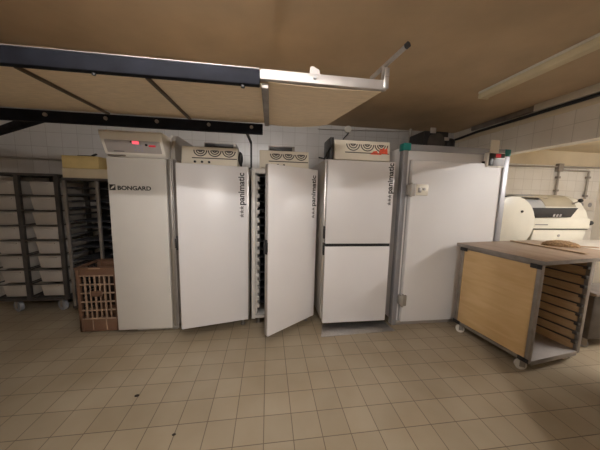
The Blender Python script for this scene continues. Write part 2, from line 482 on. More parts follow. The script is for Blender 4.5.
def cabinet(name, label, X0, X1, YFr, Ztop, head, hz, hinge, dz0, dz1, width, ang, brand, halves=False, ind=False):
    """X0..X1 body, head (x0,x1) of the vent header, hinge point, door width, opening angle"""
    dpt = 3.72
    cx = (X0 + X1) / 2
    t = thing(name, label, 'proving cabinet', (cx, (YFr + dpt) / 2, 0), 0, 'white proving cabinets along the back wall')
    b = MB()
    wth = 0.045
    b.box(X0, X0 + wth, YFr, dpt, 0.10, Ztop, 0.004)
    b.box(X1 - wth, X1, YFr, dpt, 0.10, Ztop, 0.004)
    b.box(X0 + wth, X1 - wth, dpt - .05, dpt, 0.10, Ztop)
    b.box(X0, X1, YFr, dpt, Ztop, Ztop + .012, 0.003)
    b.box(X0 + wth, X1 - wth, YFr, dpt, Ztop - .05, Ztop)
    b.box(X0 + wth, X1 - wth, YFr, dpt, 0.10, 0.135)
    body = b.build('body', BODY_W, t)
    MB().box(X0 - .0015, X0 + .03, YFr - .012, YFr - .001, 0.10, Ztop - .002, 0.003).build('front_frame', STEEL, body)
    MB().box(X1 - .03, X1 + .0015, YFr - .012, YFr - .001, 0.10, Ztop - .002, 0.003).build('front_frame', STEEL, body)
    for x in (X0 + .08, X1 - .08):
        for y in (YFr + .08, dpt - .08):
            MB().cyl((x, y, 0), (x, y, 0.012), 0.03).cyl((x, y, 0.012), (x, y, 0.10), 0.016).build('foot', STEEL_D, t)
    # header with the curved vent slots
    hx0, hx1 = head; z0, z1 = hz; y = YFr - 0.012
    hb = MB()
    prof = [(0, z0), (0.0, z0 + .02), (0.03, z1), (0.20, z1), (0.26, z0)]
    hb.prism([(p_[0], p_[1]) for p_ in prof], hx1 - hx0, T=Matrix.Translation((hx0, y, 0)) @ Matrix(((0, 0, 1, 0), (1, 0, 0, 0), (0, 1, 0, 0), (0, 0, 0, 1))), bev=0.004)
    hd = hb.build('vent_header', CREAM_PL, t)
    tilt = math.atan2(0.03, z1 - z0 - .02)
    T = Matrix.Translation((0, y, z0 + .02)) @ Matrix.Rotation(-tilt, 4, 'X') @ Matrix.Translation((0, -y, -z0 - .02))
    sw = swirl_mb(hx0 + (hx1 - hx0) * .20, hx1 - (hx1 - hx0) * .03, z0 + (z1 - z0) * .36, z0 + (z1 - z0) * .82, y)
    bmesh.ops.transform(sw.bm, matrix=T, verts=list(sw.bm.verts))
    sw.build('vent_slots', SLOT, hd)
    if not halves:
        for k in range(3):
            x = hx0 + (hx1 - hx0) * (.24 + .125 * k)
            mb = MB(); mb.cyl((x, y + .004, z0 + (z1 - z0) * .17), (x, y - .009, z0 + (z1 - z0) * .17), 0.013)
            mb.build('button', BLACK, hd)
    # door(s): leaf runs from the hinge to -X when closed
    hx, hy = hinge
    D = Matrix.Translation((hx, hy, 0)) @ Matrix.Rotation(ang, 4, 'Z')
    th = 0.055
    spans = [(dz0, dz1)] if not halves else [(dz0, 1.030), (1.066, dz1)]
    leaf = None
    for s0, s1 in spans:
        leaf = MB(D).box(-width, 0, -th, 0, s0, s1, 0.007).build('door', DOOR_W, t)
        MB(D).box(-width + .006, -.006, 0.0005, 0.012, s0 + .02, s1 - .02, 0.002).build('gasket', GREY_RUB, leaf)
        MB(D).box(-width - .004, -width + .006, -th + .012, -.004, s0 + .008, s1 - .008, 0.002).build('edge_strip', ALU_L, leaf)
        hz_ = 1.10 if not halves else (1.0 if s0 < .5 else 1.20)
        k = MB(D)
        k.box(-width - .022, -width - .004, -th + .005, -.005, hz_ - .075, hz_ + .075, 0.004)
        k.box(-width - .030, -width - .012, -th - .012, -th + .02, hz_ - .05, hz_ + .05, 0.004)
        k.build('handle', BLACK, leaf)
    bx, bz = brand
    T0 = D @ ftx(bx, -th - .0002, bz, 0, PI / 2)
    MB().text('panimatic', 0.094, T0, bold=0.0026).build('brand_lettering', BLACK, leaf)
    em = MB()
    for k in range(3):
        zc = bz - .030 - k * .044
        for s in (-1, 1):
            em.prism([(bx - .056, zc + s * .001), (bx - .002, zc + s * .019), (bx - .012, zc + s * .001)], .0012, T=D @ Matrix.Translation((0, -th, 0)) @ Matrix.Rotation(PI / 2, 4, 'X'))
        em.prism([(bx - .034, zc - .019), (bx - .022, zc - .019), (bx - .022, zc + .019), (bx - .034, zc + .019)], .0012, T=D @ Matrix.Translation((0, -th, 0)) @ Matrix.Rotation(PI / 2, 4, 'X'))
    em.build('brand_emblem', GREY_T, leaf)
    return t, body, hd

tA, bodyA, hdA = cabinet('proving_cabinet', 'white proving cabinet with door slightly ajar, beside the narrow cabinet with a sloping display', -0.975, -0.225, 2.83, 1.925, (-0.945, -0.345), (1.94, 2.142),
                   (-0.240, 2.822), 0.13, 1.932, 0.722, math.radians(13.0), (-0.040, 1.505))
tB, bodyB, hdB = cabinet('proving_cabinet', 'white proving cabinet with door swung open widest, tray runners showing inside', -0.190, 0.580, 2.85, 1.925, (-0.100, 0.475), (1.94, 2.142),
                   (0.552, 2.845), 0.13, 1.932, 0.715, math.radians(36.0), (-0.040, 1.505))
tC, bodyC, hdC = cabinet('proving_cabinet', 'white two-door proving cabinet, both half doors shut, beside the cold room', 0.660, 1.520, 2.775, 2.045, (0.765, 1.45), (2.062, 2.29),
                   (1.502, 2.772), 0.06, 2.047, 0.822, 0.0, (-0.022, 1.675), halves=True)
# dark control box on top of each, behind the header
def top_box(parent, x0, x1, z0, z1, y0, y1, frame=True):
    o = MB().box(x0, x1, y0, y1, z0, z1, 0.004).build('control_box', STEEL_D, parent)
    MB().box(x0 + .012, x1 - .03, y0 - .004, y0, z0 + .05, z1 - .012, 0.002).build('dark_window', BLACK, o)
    return o
top_box(tA, -0.735, -0.375, 1.937, 2.215, 2.95, 3.2)
top_box(tB, 0.0, 0.315, 1.937, 2.215, 2.95, 3.2)
MB().box(0.685, 1.495, 2.722, 2.774, 1.0315, 1.0645).build('door_gap_strip', BLACK, tC)  # black strip put in to darken the gap between the half doors
o = MB().box(0.715, 0.760, 2.80, 3.1, 2.057, 2.315, 0.004).box(0.760, 1.05, 2.98, 3.1, 2.057, 2.330, 0.004).build('control_box', BLACK, tC)
MB().sphere((-0.315, 2.86, 2.03), 0.05, .55, .8, 1.5).tube([(-0.32, 2.86, 2.10), (-0.30, 2.83, 2.03), (-0.31, 2.86, 1.945)], 0.012).build('cable_plug', BLACK, tA)
m = MB()
m.tube([(0.70, 2.84, 2.062), (0.69, 2.80, 2.13), (0.72, 2.80, 2.20), (0.74, 2.84, 2.13), (0.69, 2.86, 2.062)], 0.013)
m.tube([(0.62, 2.95, 2.1), (0.67, 2.88, 2.08), (0.71, 2.84, 2.16)], 0.010)
m.build('cable_loop', BLACK, tC)
rl = MB()
tl = math.atan2(0.03, 2.29 - 2.062 - .02)
TS = Matrix.Translation((0, 2.7625, 2.082)) @ Matrix.Rotation(-tl, 4, 'X') @ Matrix.Translation((0, 0, -2.082)) @ Matrix.Rotation(PI / 2, 4, 'X')
def splash(pts):
    rl.prism(pts, .0035, T=TS)
splash([(1.20, 2.135), (1.34, 2.135), (1.345, 2.15), (1.21, 2.148)])
splash([(1.22, 2.152), (1.30, 2.152), (1.28, 2.18), (1.24, 2.172)])
splash([(1.31, 2.154), (1.42, 2.142), (1.415, 2.225), (1.385, 2.20), (1.365, 2.225), (1.345, 2.195), (1.325, 2.21)])
rl.build('sticker', RED_LABEL, hdC)
# inside the open cabinet: runner racks on both walls, trays between
for x, s in ((-0.145, 1), (0.535, -1)):
    m = MB()
    for y in (2.90, 3.25, 3.60):
        m.box(min(x, x + s * .02), max(x, x + s * .02), y - .012, y + .012, 0.137, 1.86)
    for k in range(17):
        z = 0.22 + k * 0.098
        m.box(min(x, x + s * .045), max(x, x + s * .045), 2.88, 3.65, z, z + .05, 0.002)
    m.build('tray_runners', BODY_W, tB)
for k in range(17):
    z = 0.22 + k * 0.098
    MB().box(-0.094, 0.484, 2.90, 3.62, z + .0505, z + .060, 0.002).build('tray', TRAY_D, tB)
MB().box(-0.189, -0.145, 2.815, 2.8375, 0.11, 1.90, 0.003).build('door_jamb', BODY_W, tB)

# ------------------------------------------------------------------ narrow cabinet with sloping display
t = thing('proving_cabinet', 'narrow off-white proving cabinet with sloping red-lit control panel on top', 'proving cabinet', (-1.37, 3.25, 0), 0, 'white proving cabinets along the back wall')
b = MB()
b.box(-1.66, -1.07, 2.845, 3.72, 0.09, 1.985, 0.005)
body = b.build('body', BODY_W, t)
d = MB().box(-1.672, -1.092, 2.78, 2.842, 0.06, 1.985, 0.008).build('door', BONG_W, t)
MB().box(-1.66, -1.10, 2.8425, 2.8445, 0.08, 1.97).build('gasket', GREY_RUB, d)
MB().box(-1.086, -1.046, 2.79, 2.90, 0.09, 1.985, 0.004).build('steel_edge', STEEL, t)
MB().box(-1.040, -0.985, 2.82, 3.60, 0.09, 1.985, 0.004).build('side_panel', STEEL_D, t)
MB().cyl((-1.035, 2.80, 0.05), (-1.035, 2.80, 1.985), 0.009).build('hinge_rod', ALU_L, t)
for x in (-1.52, -1.12):
    for y in (2.92, 3.62):
        MB().cyl((x, y, 0), (x, y, 0.02), 0.03).cyl((x, y, .02), (x, y, 0.09), 0.018).build('foot', STEEL_D, t)
MB().box(-1.50, -1.06, 2.84, 2.86, 0.012, 0.055, 0.003).build('kick_plate', STEEL, t)
# lettering
MB().text('BONGARD', 0.060, ftx(-1.583, 2.7798, 1.645) @ Matrix.Diagonal((1.13, 1, 1, 1)), bold=0.0019).build('brand_lettering', BLACK, d)
m = MB()
m.box(-1.676 + .018, -1.600, 2.7785, 2.7798, 1.640, 1.700)
em = m.build('brand_emblem', BLACK, d)
m = MB()
m.prism([(-1.648, 1.648), (-1.615, 1.665), (-1.605, 1.690), (-1.622, 1.686), (-1.640, 1.668)], .001, T=Matrix.Translation((0, 2.7785, 0)) @ Matrix.Rotation(PI / 2, 4, 'X'))
m.build('emblem_flash', BONG_W, em)
# sloping head: face leans out at the top
toXZ = Matrix(((0, 0, 1, 0), (1, 0, 0, 0), (0, 1, 0, 0), (0, 0, 0, 1)))     # prism (y,z) extruded along x
hd = MB().prism([(2.765, 2.02), (2.675, 2.215), (2.695, 2.235), (3.05, 2.235), (3.05, 1.99), (2.80, 1.99)], 0.585, T=Matrix.Translation((-1.668, 0, 0)) @ toXZ, bev=0.006).build('control_head', HEAD_W, t)
sl = math.atan2(2.765 - 2.675, 2.215 - 2.02)
F0 = Matrix.Translation((-1.375, 2.765, 2.02)) @ Matrix.Rotation(sl, 4, 'X')     # z up the slope, -y out of it
pn = MB(F0).box(-0.262, 0.262, -0.004, 0.0, 0.012, 0.136, 0.003).build('display_panel', GREY_P, hd)
MB(F0).box(0.000, 0.060, -0.0065, -0.0042, 0.104, 0.134).build('red_display', RED_LED, pn)
MB(F0).box(0.150, 0.215, -0.0060, -0.0042, 0.080, 0.100).build('red_display', RED_LED2, pn)
MB(F0).cyl((0.128, -0.004, 0.100), (0.128, -0.012, 0.100), 0.012).build('button', BLACK, pn)
MB(F0).cyl((-0.012, -0.004, 0.126), (-0.012, -0.009, 0.126), 0.009).build('button', BLACK, pn)
for r in range(3):
    for c in range(3):
        MB(F0).box(0.0 + c * .033, 0.018 + c * .033, -0.007, -0.0042, 0.030 + r * .026, 0.044 + r * .026, 0.001).build('button', LED_BLUE, pn)
MB(F0).box(-0.20, -0.10, -0.0055, -0.0042, 0.020, 0.030).build('maker_plate', GREY_T, pn)
MB(F0).box(-0.27, -0.10, -0.012, -0.001, -0.026, -0.012, 0.002).build('vent_lip', STEEL_D, hd)
# tall side cheek with rounded top
pts = [(2.92, 1.99)] + [(2.95 + .0 + 0.30 * (1 - math.cos(a)), 1.99 + 0.30 * math.sin(a)) for a in [PI / 2 * k / 8 for k in range(9)]] + [(3.6, 2.29), (3.6, 1.99)]
pts = [(3.60, 1.99), (3.60, 2.27), (3.0, 2.27)] + [(2.98 - .13 * math.sin(a), 2.07 + 0.20 * math.cos(a)) for a in [PI / 2 * k / 8 for k in range(9)]] + [(2.85, 1.99)]
MB().prism([(p_[0], p_[1]) for p_ in reversed(pts)], 0.045, T=Matrix.Translation((-1.062, 0, 0)) @ toXZ, bev=0.003).build('side_cheek', PIPE_G, t)
MB().box(-1.083, -1.062, 2.92, 2.96, 1.99, 2.262, 0.004).build('cheek_edge', BODY_W, t)

# ------------------------------------------------------------------ cold room
t = thing('cold_room', 'white walk-in cold room with grey frame and teal corner caps', 'cold room', (2.3, 3.3, 0))
b = MB()
b.box(1.60, 3.005, 2.715, 3.93, 0.05, 2.235, 0.004)
b.build('panels', COLD_W, t)
fr = MB()
fr.box(1.582, 1.645, 2.695, 2.78, 0.0, 2.19, 0.006)
fr.build('frame_post', ALU, t)
MB().box(2.945, 3.02, 2.695, 2.78, 0.0, 2.18, 0.006).build('frame_post', ALU, t)
MB().box(1.645, 2.945, 2.695, 2.78, 2.19, 2.262, 0.006).build('frame_rail', ALU, t)
MB().box(1.645, 2.945, 2.70, 2.78, 0.0, 0.055, 0.004).build('base_rail', ALU_L, t)
MB().box(3.004, 3.02, 2.781, 3.93, 2.19, 2.262, 0.004).build('frame_rail', ALU, t)
MB().box(1.578, 1.672, 2.690, 2.80, 2.188, 2.275, 0.012).build('corner_cap', TEAL, t)
MB().box(2.935, 3.024, 2.690, 2.80, 2.178, 2.266, 0.012).build('corner_cap', TEAL, t)
d = MB().box(1.682, 2.870, 2.652, 2.713, 0.065, 2.075, 0.010).build('door', COLD_W, t)
MB().box(1.674, 2.880, 2.7135, 2.7145, 0.06, 2.085).build('gasket', GREY_L, d)
def hinge(z0, z1):
    m = MB()
    m.box(1.650, 1.725, 2.628, 2.652, z0, z1, 0.006)
    m.box(1.640, 1.680, 2.640, 2.694, z0 + .01, z1 - .01, 0.006)
    m.cyl((1.672, 2.632, z0 - .01), (1.672, 2.632, z1 + .01), 0.014)
    return m
hinge(1.655, 1.80).build('hinge', PIPE_G, d)
hinge(0.285, 0.425).build('hinge', PIPE_G, d)
m = MB().box(1.745, 1.90, 2.640, 2.652, 1.665, 1.795, 0.012)
lk = m.build('latch_plate', CREAM_PL, d)
MB().box(1.765, 1.805, 2.628, 2.640, 1.70, 1.755, 0.006).cyl((1.84, 2.640, 1.74), (1.84, 2.630, 1.74), .016).build('lock', ALU_L, lk)
cb = MB().box(2.640, 2.885, 2.635, 2.694, 2.030, 2.205, 0.012).build('control_box', HEAD_W, t)
MB().box(2.660, 2.722, 2.627, 2.6355, 2.045, 2.195, 0.003).build('dark_strip', BLACK, cb)
MB().box(2.726, 2.872, 2.629, 2.6355, 2.140, 2.195, 0.003).build('display', STEEL_B, cb)
MB().box(2.745, 2.815, 2.6275, 2.6290, 2.146, 2.188).build('red_display', RED_LED2, cb)
MB().box(2.726, 2.872, 2.629, 2.6355, 2.045, 2.132, 0.003).build('button_panel', GREY_L, cb)
MB().box(2.618, 2.638, 2.66, 2.694, 2.05, 2.10, 0.004).build('cable_gland', BLACK, cb)
MB().box(2.715, 2.835, 2.682, 2.694, 2.205, 2.365, 0.003).build('card_holder', CREAM_PL, t)

# condensing unit above it
t = thing('condensing_unit', 'black condensing unit with fan lying on the cold room roof', 'condensing unit', (2.5, 3.4, 2.236))
b = MB()
b.box(2.10, 2.75, 3.12, 3.55, 2.2355, 2.262, 0.003)
b.build('base_plate', BLACK, t)
MB().box(2.13, 2.50, 3.15, 3.50, 2.2625, 2.56, 0.008).build('condenser', BLACK, t)
m = MB()
m.cyl((2.315, 3.150, 2.41), (2.315, 3.135, 2.41), 0.13, 24)
m.build('fan_ring', STEEL_B, t)
MB().cyl((2.62, 3.30, 2.2625), (2.62, 3.30, 2.47), 0.09, 24).sphere((2.62, 3.30, 2.47), 0.09, 1, 1, .5).build('compressor', BLACK, t)
MB().box(2.21, 2.29, 3.125, 3.148, 2.53, 2.60, 0.004).build('junction_box', ALU_L, t)
MB().box(2.43, 2.50, 3.128, 3.149, 2.44, 2.485, 0.004).build('nameplate', ALU_L, t)
t = tag(MB().cyl((2.36, 3.86, 2.2365), (2.36, 3.86, 2.78), 0.022).build('refrigerant_pipe', PIPE_G), 'upright lagged pipe rising from the cold room roof', 'pipe')

# ------------------------------------------------------------------ steel ramp plate
tag(MB().prism([(0.62, 2.525), (1.56, 2.565), (1.535, 2.80), (0.70, 2.80)], 0.006, T=Matrix.Translation((0, 0, 0.0005)), bev=0.0015).build('ramp_plate', STEEL),
    'flat steel floor plate in front of the two-door cabinet', 'floor plate')

# ------------------------------------------------------------------ wheeled tub rack on the left
t = thing('tub_rack', 'tall dark wheeled rack holding two columns of white tubs', 'rack', (-3.11, 3.7, 0))
for x in (-3.555, -3.115, -2.675):
    for y in (3.46, 3.96):
        MB().box(x - .024, x + .024, y - .02, y + .02, 0.18, 1.80, 0.003).build('post', STEEL_B, t)
NL = 8
for k in range(NL):
    z = 0.205 + k * 0.194
    for x in (-3.532, -3.138, -3.092, -2.698):
        s = 1 if x in (-3.532, -3.092) else -1
        MB().box(min(x, x + s * .03), max(x, x + s * .03), 3.445, 3.954, z - .012, z - .002, 0.001).build('runner', STEEL_B, t)
    MB().box(-3.565, -2.665, 3.955, 3.975, z - .014, z + .004).build('back_bar', STEEL_B, t)
    MB().box(-3.565, -2.665, 3.4382, 3.4396, z - .016, z - .003).build('front_bar', STEEL_B, t)
MB().box(-3.575, -2.655, 3.44, 3.98, 0.16, 0.18, 0.004).build('base', STEEL_B, t)
MB().box(-3.575, -2.655, 3.44, 3.98, 1.80, 1.83, 0.004).build('top_rail', STEEL_B, t)
def caster(parent, x, y, top, r, wm, name='caster', w=0.03, turn=0.6):
    R_ = Matrix.Translation((x, y, 0)) @ Matrix.Rotation(turn, 4, 'Z')
    f = MB(R_)
    f.box(-w / 2 - .012, -w / 2 - .006, -.02, .025, r * .7, top - .004, .002)
    f.box(w / 2 + .006, w / 2 + .012, -.02, .025, r * .7, top - .004, .002)
    f.box(-w / 2 - .012, w / 2 + .012, -.025, .03, top - .008, top, .002)
    o = f.build(name, STEEL_D, parent)
    MB(R_).cyl((-w / 2, 0.01, r), (w / 2, 0.01, r), r, 20).build('wheel', wm, o)
    return o
for x in (-3.29, -2.76):
    for y in (3.50, 3.90):
        caster(t, x, y, 0.16, 0.074, GREY_RUB, w=.04, turn=1.15)
def tub():
    m = MB()
    bm = bmesh.new()
    def ring(w, d, z):
        return [bm.verts.new(p_) for p_ in ((-w, -d, z), (w, -d, z), (w, d, z), (-w, d, z))]
    a = ring(.142, .208, 0.0); b_ = ring(.158, .222, .168); c = ring(.149, .213, .168); e = ring(.134, .200, .008)
    for p_, q in ((a, b_), (b_, c), (c, e)):
        for i in range(4):
            bm.faces.new((p_[i], p_[(i + 1) % 4], q[(i + 1) % 4], q[i]))
    bm.faces.new(list(reversed(a))); bm.faces.new(e)
    bmesh.ops.recalc_face_normals(bm, faces=list(bm.faces))
    bmesh.ops.bevel(bm, geom=[ed for ed in bm.edges], offset=.006, segments=2, profile=.5, affect='EDGES', clamp_overlap=True)
    m.bm.free(); m.bm = bm
    return m
ORD = ['bottom', 'second from bottom', 'third from bottom', 'fourth from bottom', 'fourth from top', 'third from top', 'second from top', 'topmost']
proto = None
for col, (cx, nm) in enumerate(((-3.285, 'left column'), (-2.855, 'right column'))):
    for k in range(NL):
        z = 0.205 + k * 0.194
        lab = 'white plastic dough tub, %s in the %s of the tub rack' % (ORD[k], nm)
        r = thing('dough_tub', lab, 'tub', (0, 0, 0), 0, 'white dough tubs on the tub rack', world=False) if proto is None else None
        if proto is None:
            proto = r
            tb = tub().build('tub_body', TUB, proto)
            # bodies are one mesh with a grip under the rim
            MB().box(-.06, .06, -.229, -.218, .132, .146, .003).build('grip', TUB, proto)
            o = proto
        else:
            o = dup(proto, label=lab)
        o.location = (cx + random.uniform(-.008, .008), 3.713 + random.uniform(-.003, .003), z - 0.0015)

# ------------------------------------------------------------------ dark tray trolley
t = thing('tray_trolley', 'dark metal tray trolley behind the brown crate', 'trolley', (-2.22, 3.55, 0))
X0, X1, Y0, Y1 = -2.47, -1.98, 3.305, 3.88
for x, y in ((X0, Y0), (X1 - .13, Y0), (X0, Y1), (X1, Y1)):
    MB().box(x - .016, x + .016, y - .016, y + .016, 0.13, 1.75, 0.003).build('post', STEEL_D, t)
MB().box(X0 - .02, X1 + .02, Y0 - .02, Y1 + .02, 1.75, 1.78, 0.004).build('top', STEEL_B, t)
MB().box(X0 - .02, X1 + .02, Y0 - .02, Y1 + .02, 0.11, 0.14, 0.004).build('base', STEEL_B, t)
for k in range(18):
    z = 0.22 + k * 0.084
    MB().box(X0 + .012, X0 + .045, Y0, Y1, z, z + .006).box(X0 + .012, X0 + .016, Y0, Y1, z, z + .022).build('runner', TRAY_L, t)
    MB().box(X1 - .045, X1 - .012, Y0, Y1, z, z + .006).build('runner', TRAY_L, t)
for k in range(18):
    z = 0.22 + k * 0.084
    if k % 3 != 1:
        MB().box(X0 + .02, X1 - .02, Y0 + .05, Y1 - .01, z + .0065, z + .022, 0.003).build('tray', TRAY_D, t)
MB().box(X0, X1, Y1 + .018, Y1 + .024, 0.14, 1.75).build('back_panel', DARK_IN, t)
for x, y in ((X0 + .05, Y0 + .05), (X1 - .05, Y0 + .05), (X0 + .05, Y1 - .05), (X1 - .05, Y1 - .05)):
    caster(t, x, y, 0.11, 0.045, GREY_RUB)

# boxes lying on it
t = thing('cardboard_box', 'long pale cardboard box lying on the dark tray trolley', 'box', (-2.32, 3.5, 1.78))
MB().box(-2.48, -1.78, 3.30, 3.72, 1.7805, 1.895, 0.004).build('carton', CARD_PALE, t)
MB().box(-2.26, -2.20, 3.298, 3.722, 1.8952, 1.8962).build('tape', CARD_PALE, t)
t = thing('cardboard_box', 'small yellow cardboard box on top of the long pale box', 'box', (-2.2, 3.45, 1.8955))
MB().box(-2.46, -2.06, 3.28, 3.60, 1.897, 2.045, 0.004).build('carton', CARTON, t)
MB().box(-2.46, -2.06, 3.43, 3.45, 2.0453, 2.0463).build('tape', CARD_PALE, t)
tag(MB().box(-2.33, -2.16, 3.34, 3.40, 2.047, 2.060, 0.004).bar((-2.18, 3.37, 2.062), (-2.13, 3.37, 2.085), 0.03, 0.015).build('hand_scraper', BLACK), 'small black scraper lying on the yellow box', 'scraper')

# ------------------------------------------------------------------ tall brown crate
t = thing('bread_crate', 'tall brown plastic bread crate on the floor beside the narrow cabinet', 'crate', (-1.94, 3.06, 0))
CX0, CX1, CY0, CY1, CZ = -2.125, -1.705, 2.87, 3.25, 0.775
sh = MB()
sh.box(CX0, CX1, CY0, CY1, 0.012, 0.03, 0.004)
sh.box(CX0, CX1, CY0 + .004, CY0 + .022, 0.014, 0.165, 0.003)
sh.box(CX0, CX1, CY1 - .022, CY1 - .004, 0.014, 0.165, 0.003)
sh.box(CX0 + .004, CX0 + .022, CY0, CY1, 0.014, 0.165, 0.003)
sh.box(CX1 - .022, CX1 - .004, CY0, CY1, 0.014, 0.165, 0.003)
for x, y in ((CX0, CY0), (CX1 - .035, CY0), (CX0, CY1 - .035), (CX1 - .035, CY1 - .035)):
    sh.box(x, x + .035, y, y + .035, 0.012, CZ - .02, 0.004)
for y in (CY0, CY1 - .03):
    sh.box(CX0 + .036, CX1 - .036, y + .004, y + .024, CZ - .10, CZ - .012, 0.004)
sh.build('shell', CRATE, t)
rim = MB()
rim.box(CX0 - .008, CX1 + .008, CY0 - .008, CY0 + .026, CZ - .024, CZ, 0.004)
rim.box(CX0 - .008, CX1 + .008, CY1 - .026, CY1 + .008, CZ - .024, CZ, 0.004)
rim.box(CX0 - .008, CX0 + .026, CY0, CY1, CZ - .024, CZ, 0.004)
rim.box(CX1 - .026, CX1 + .008, CY0, CY1, CZ - .024, CZ, 0.004)
rim.build('rim', CRATE, t)
MB().box(-1.985, -1.865, CY0 - .0095, CY0 - .0082, CZ - .020, CZ - .006).build('rim_wear', CRATE_L, t)
def lattice(front=True):
    m = MB()
    zs = [0.165 + i * (CZ - .10 - 0.165) / 5 for i in range(6)]
    if front is not None:
        y = CY0 + .002 if front else CY1 - .016
        for z in zs:
            m.box(CX0 + .01, CX1 - .01, y - .001, y + .015, z - .008, z + .008, 0.003)
        for i in range(1, 7):
            x = CX0 + .035 + (CX1 - CX0 - .07) * i / 7
            wd = .010 if i % 2 else .006
            m.box(x - wd, x + wd, y, y + .013, 0.165, CZ - .09, 0.002)
    return m
lattice(True).build('front_lattice', CRATE_L, t)
MB().box(CX0 + .036, CX1 - .036, CY1 - .018, CY1 - .008, 0.166, CZ - .09, 0.002).build('back_panel', CRATE_SHADE, t)  # solid sheet in the shade colour darkens the crate's inside
for x in (CX0 + .004, CX1 - .016):
    m = MB()
    for i in range(6):
        z = 0.165 + i * (CZ - .125 - 0.165) / 5
        m.box(x, x + .012, CY0 + .03, CY1 - .03, z - .007, z + .007, 0.002)
    for i in range(1, 6):
        y = CY0 + (CY1 - CY0) * i / 6
        m.box(x, x + .012, y - .007, y + .007, 0.16, CZ - .02, 0.002)
    m.build('side_lattice', CRATE_SHADE, t)
MB().box(-1.985, -1.865, CY0 - .002, CY0 + .010, 0.43, 0.50, 0.006).build('emblem_plate', CRATE, t)
for i in range(1, 3):
    x = CX0 + (CX1 - CX0) * i / 3
    MB().box(x - .006, x + .006, CY0 - .002, CY0 + .004, 0.03, 0.16, 0.002).build('rib', CRATE_L, t)

# ------------------------------------------------------------------ board trolley on the right
t = thing('board_trolley', 'low steel trolley with pale plywood sides and a brown worktop', 'trolley', (2.8, 2.22, 0))
LX, RX, FY, BY = 2.435, 3.13, 1.815, 2.565
for (x, y) in ((LX, FY), (LX, BY), (RX, FY), (RX, BY)):
    MB().box(x - .004, x + .040, y - .02, y + .014, 0.10, 1.028, 0.003).build('post', STEEL_D, t)
MB().box(LX - .030, 3.72, FY - .05, BY + .06, 1.03, 1.068, 0.004).build('worktop', TOPWOOD, t)
MB().box(LX - .032, 3.722, FY - .052, FY - .0505, 1.032, 1.066).box(LX - .0315, LX - .0305, FY - .05, BY + .06, 1.032, 1.066).build('worktop_edging', STEEL_D, t)
MB().box(LX + .004, LX + .020, FY + .021, BY - .021, 0.135, 1.005, 0.002).build('side_panel', PLY, t)
sp = MB().box(RX + .008, RX + .024, FY + .021, BY - .021, 0.10, 1.028, 0.002).build('side_panel', PLY_IN, t)
MB().box(LX + .041, RX - .005, BY - .010, BY + .004, 0.10, 1.028, 0.002).build('back_panel', PLY_IN, t)
MB().box(LX - .002, LX + .030, FY + .021, BY - .021, 0.102, 0.132, 0.002).build('lower_rail', STEEL_D, t)
MB().box(LX - .002, LX + .030, FY + .021, BY - .021, 1.006, 1.028, 0.002).build('upper_rail', STEEL_D, t)
MB().box(LX + .031, RX + .006, FY - .018, BY - .012, 0.108, 0.122, 0.002).build('bottom_shelf', ALU_L, t)
MB().box(LX + .041, RX - .005, FY - .0215, FY - .0185, 0.082, 0.124, 0.001).build('lower_rail', STEEL_D, t)
for k in range(9):
    z = 0.215 + k * 0.0935
    for s, x in ((-1, RX + .0075), (1, LX + .0405)):
        m = MB()
        m.box(min(x, x + s * .030), max(x, x + s * .030), FY + .022, BY - .022, z, z + .006, 0.001)
        m.box(min(x, x + s * .005), max(x, x + s * .005), FY + .022, BY - .022, z - .008, z + .006, 0.001)
        m.box(min(x, x + s * .05), max(x, x + s * .05), FY - .016, FY + .020, z - .016, z + .010, 0.002) if s == -1 else None
        m.build('board_runner', STEEL_B, t)
for y in (FY + .02, BY - .02):
    for z in (0.125, 1.005):
        MB().box(LX - .012, LX - .005, y - .045, y + .045, z - .02, z + .02, 0.003).cyl((LX - .012, y, z), (LX - .018, y, z), .010).build('corner_bracket', BLACK, t)
for x in (LX + .04, RX - .02):
    for y in (FY + .05, BY - .05):
        caster(t, x, y, 0.10, 0.046, WHITE_NY, turn=0.9)

t.rotation_euler.z = math.radians(7.5); t.location.x -= 0.065; t.scale.z = 1.035
# things on the worktop
t = thing('flour_brush', 'brown bristled flour brush lying on the brown worktop', 'brush', (3.45, 2.34, 1.106))
T = Matrix.Translation((3.45, 2.34, 1.1065)) @ Matrix.Rotation(math.radians(-25), 4, 'Z')
br = MB(T)
bm = br.bm
n = 22
def blob(m, L, W, H, z0):
    tmp = bmesh.new()
    bmesh.ops.create_icosphere(tmp, subdivisions=4, radius=1)
    rr = random.Random(3)
    for v in tmp.verts:
        v.co.x *= L; v.co.y *= W; v.co.z = max(0, v.co.z) * H
        if v.co.z > 0:
            v.co += Vector((rr.uniform(-.006, .006), rr.uniform(-.006, .006), rr.uniform(0, .006)))
        v.co.z += z0
    m._merge(tmp, m.T and None)
blob(br, .18, .09, .065, 0.0)
br.build('bristles', BRISTLE, t)
MB(T).box(.10, .34, -.02, .02, .004, .018, .005).build('handle', LATHWOOD, t)
tag(MB().bar((3.13, 2.64, 1.1135), (3.18, 1.93, 1.1135), 0.045, 0.014).build('wooden_lath', LATHWOOD), 'flat brown wooden lath lying across the trolley worktop', 'lath')

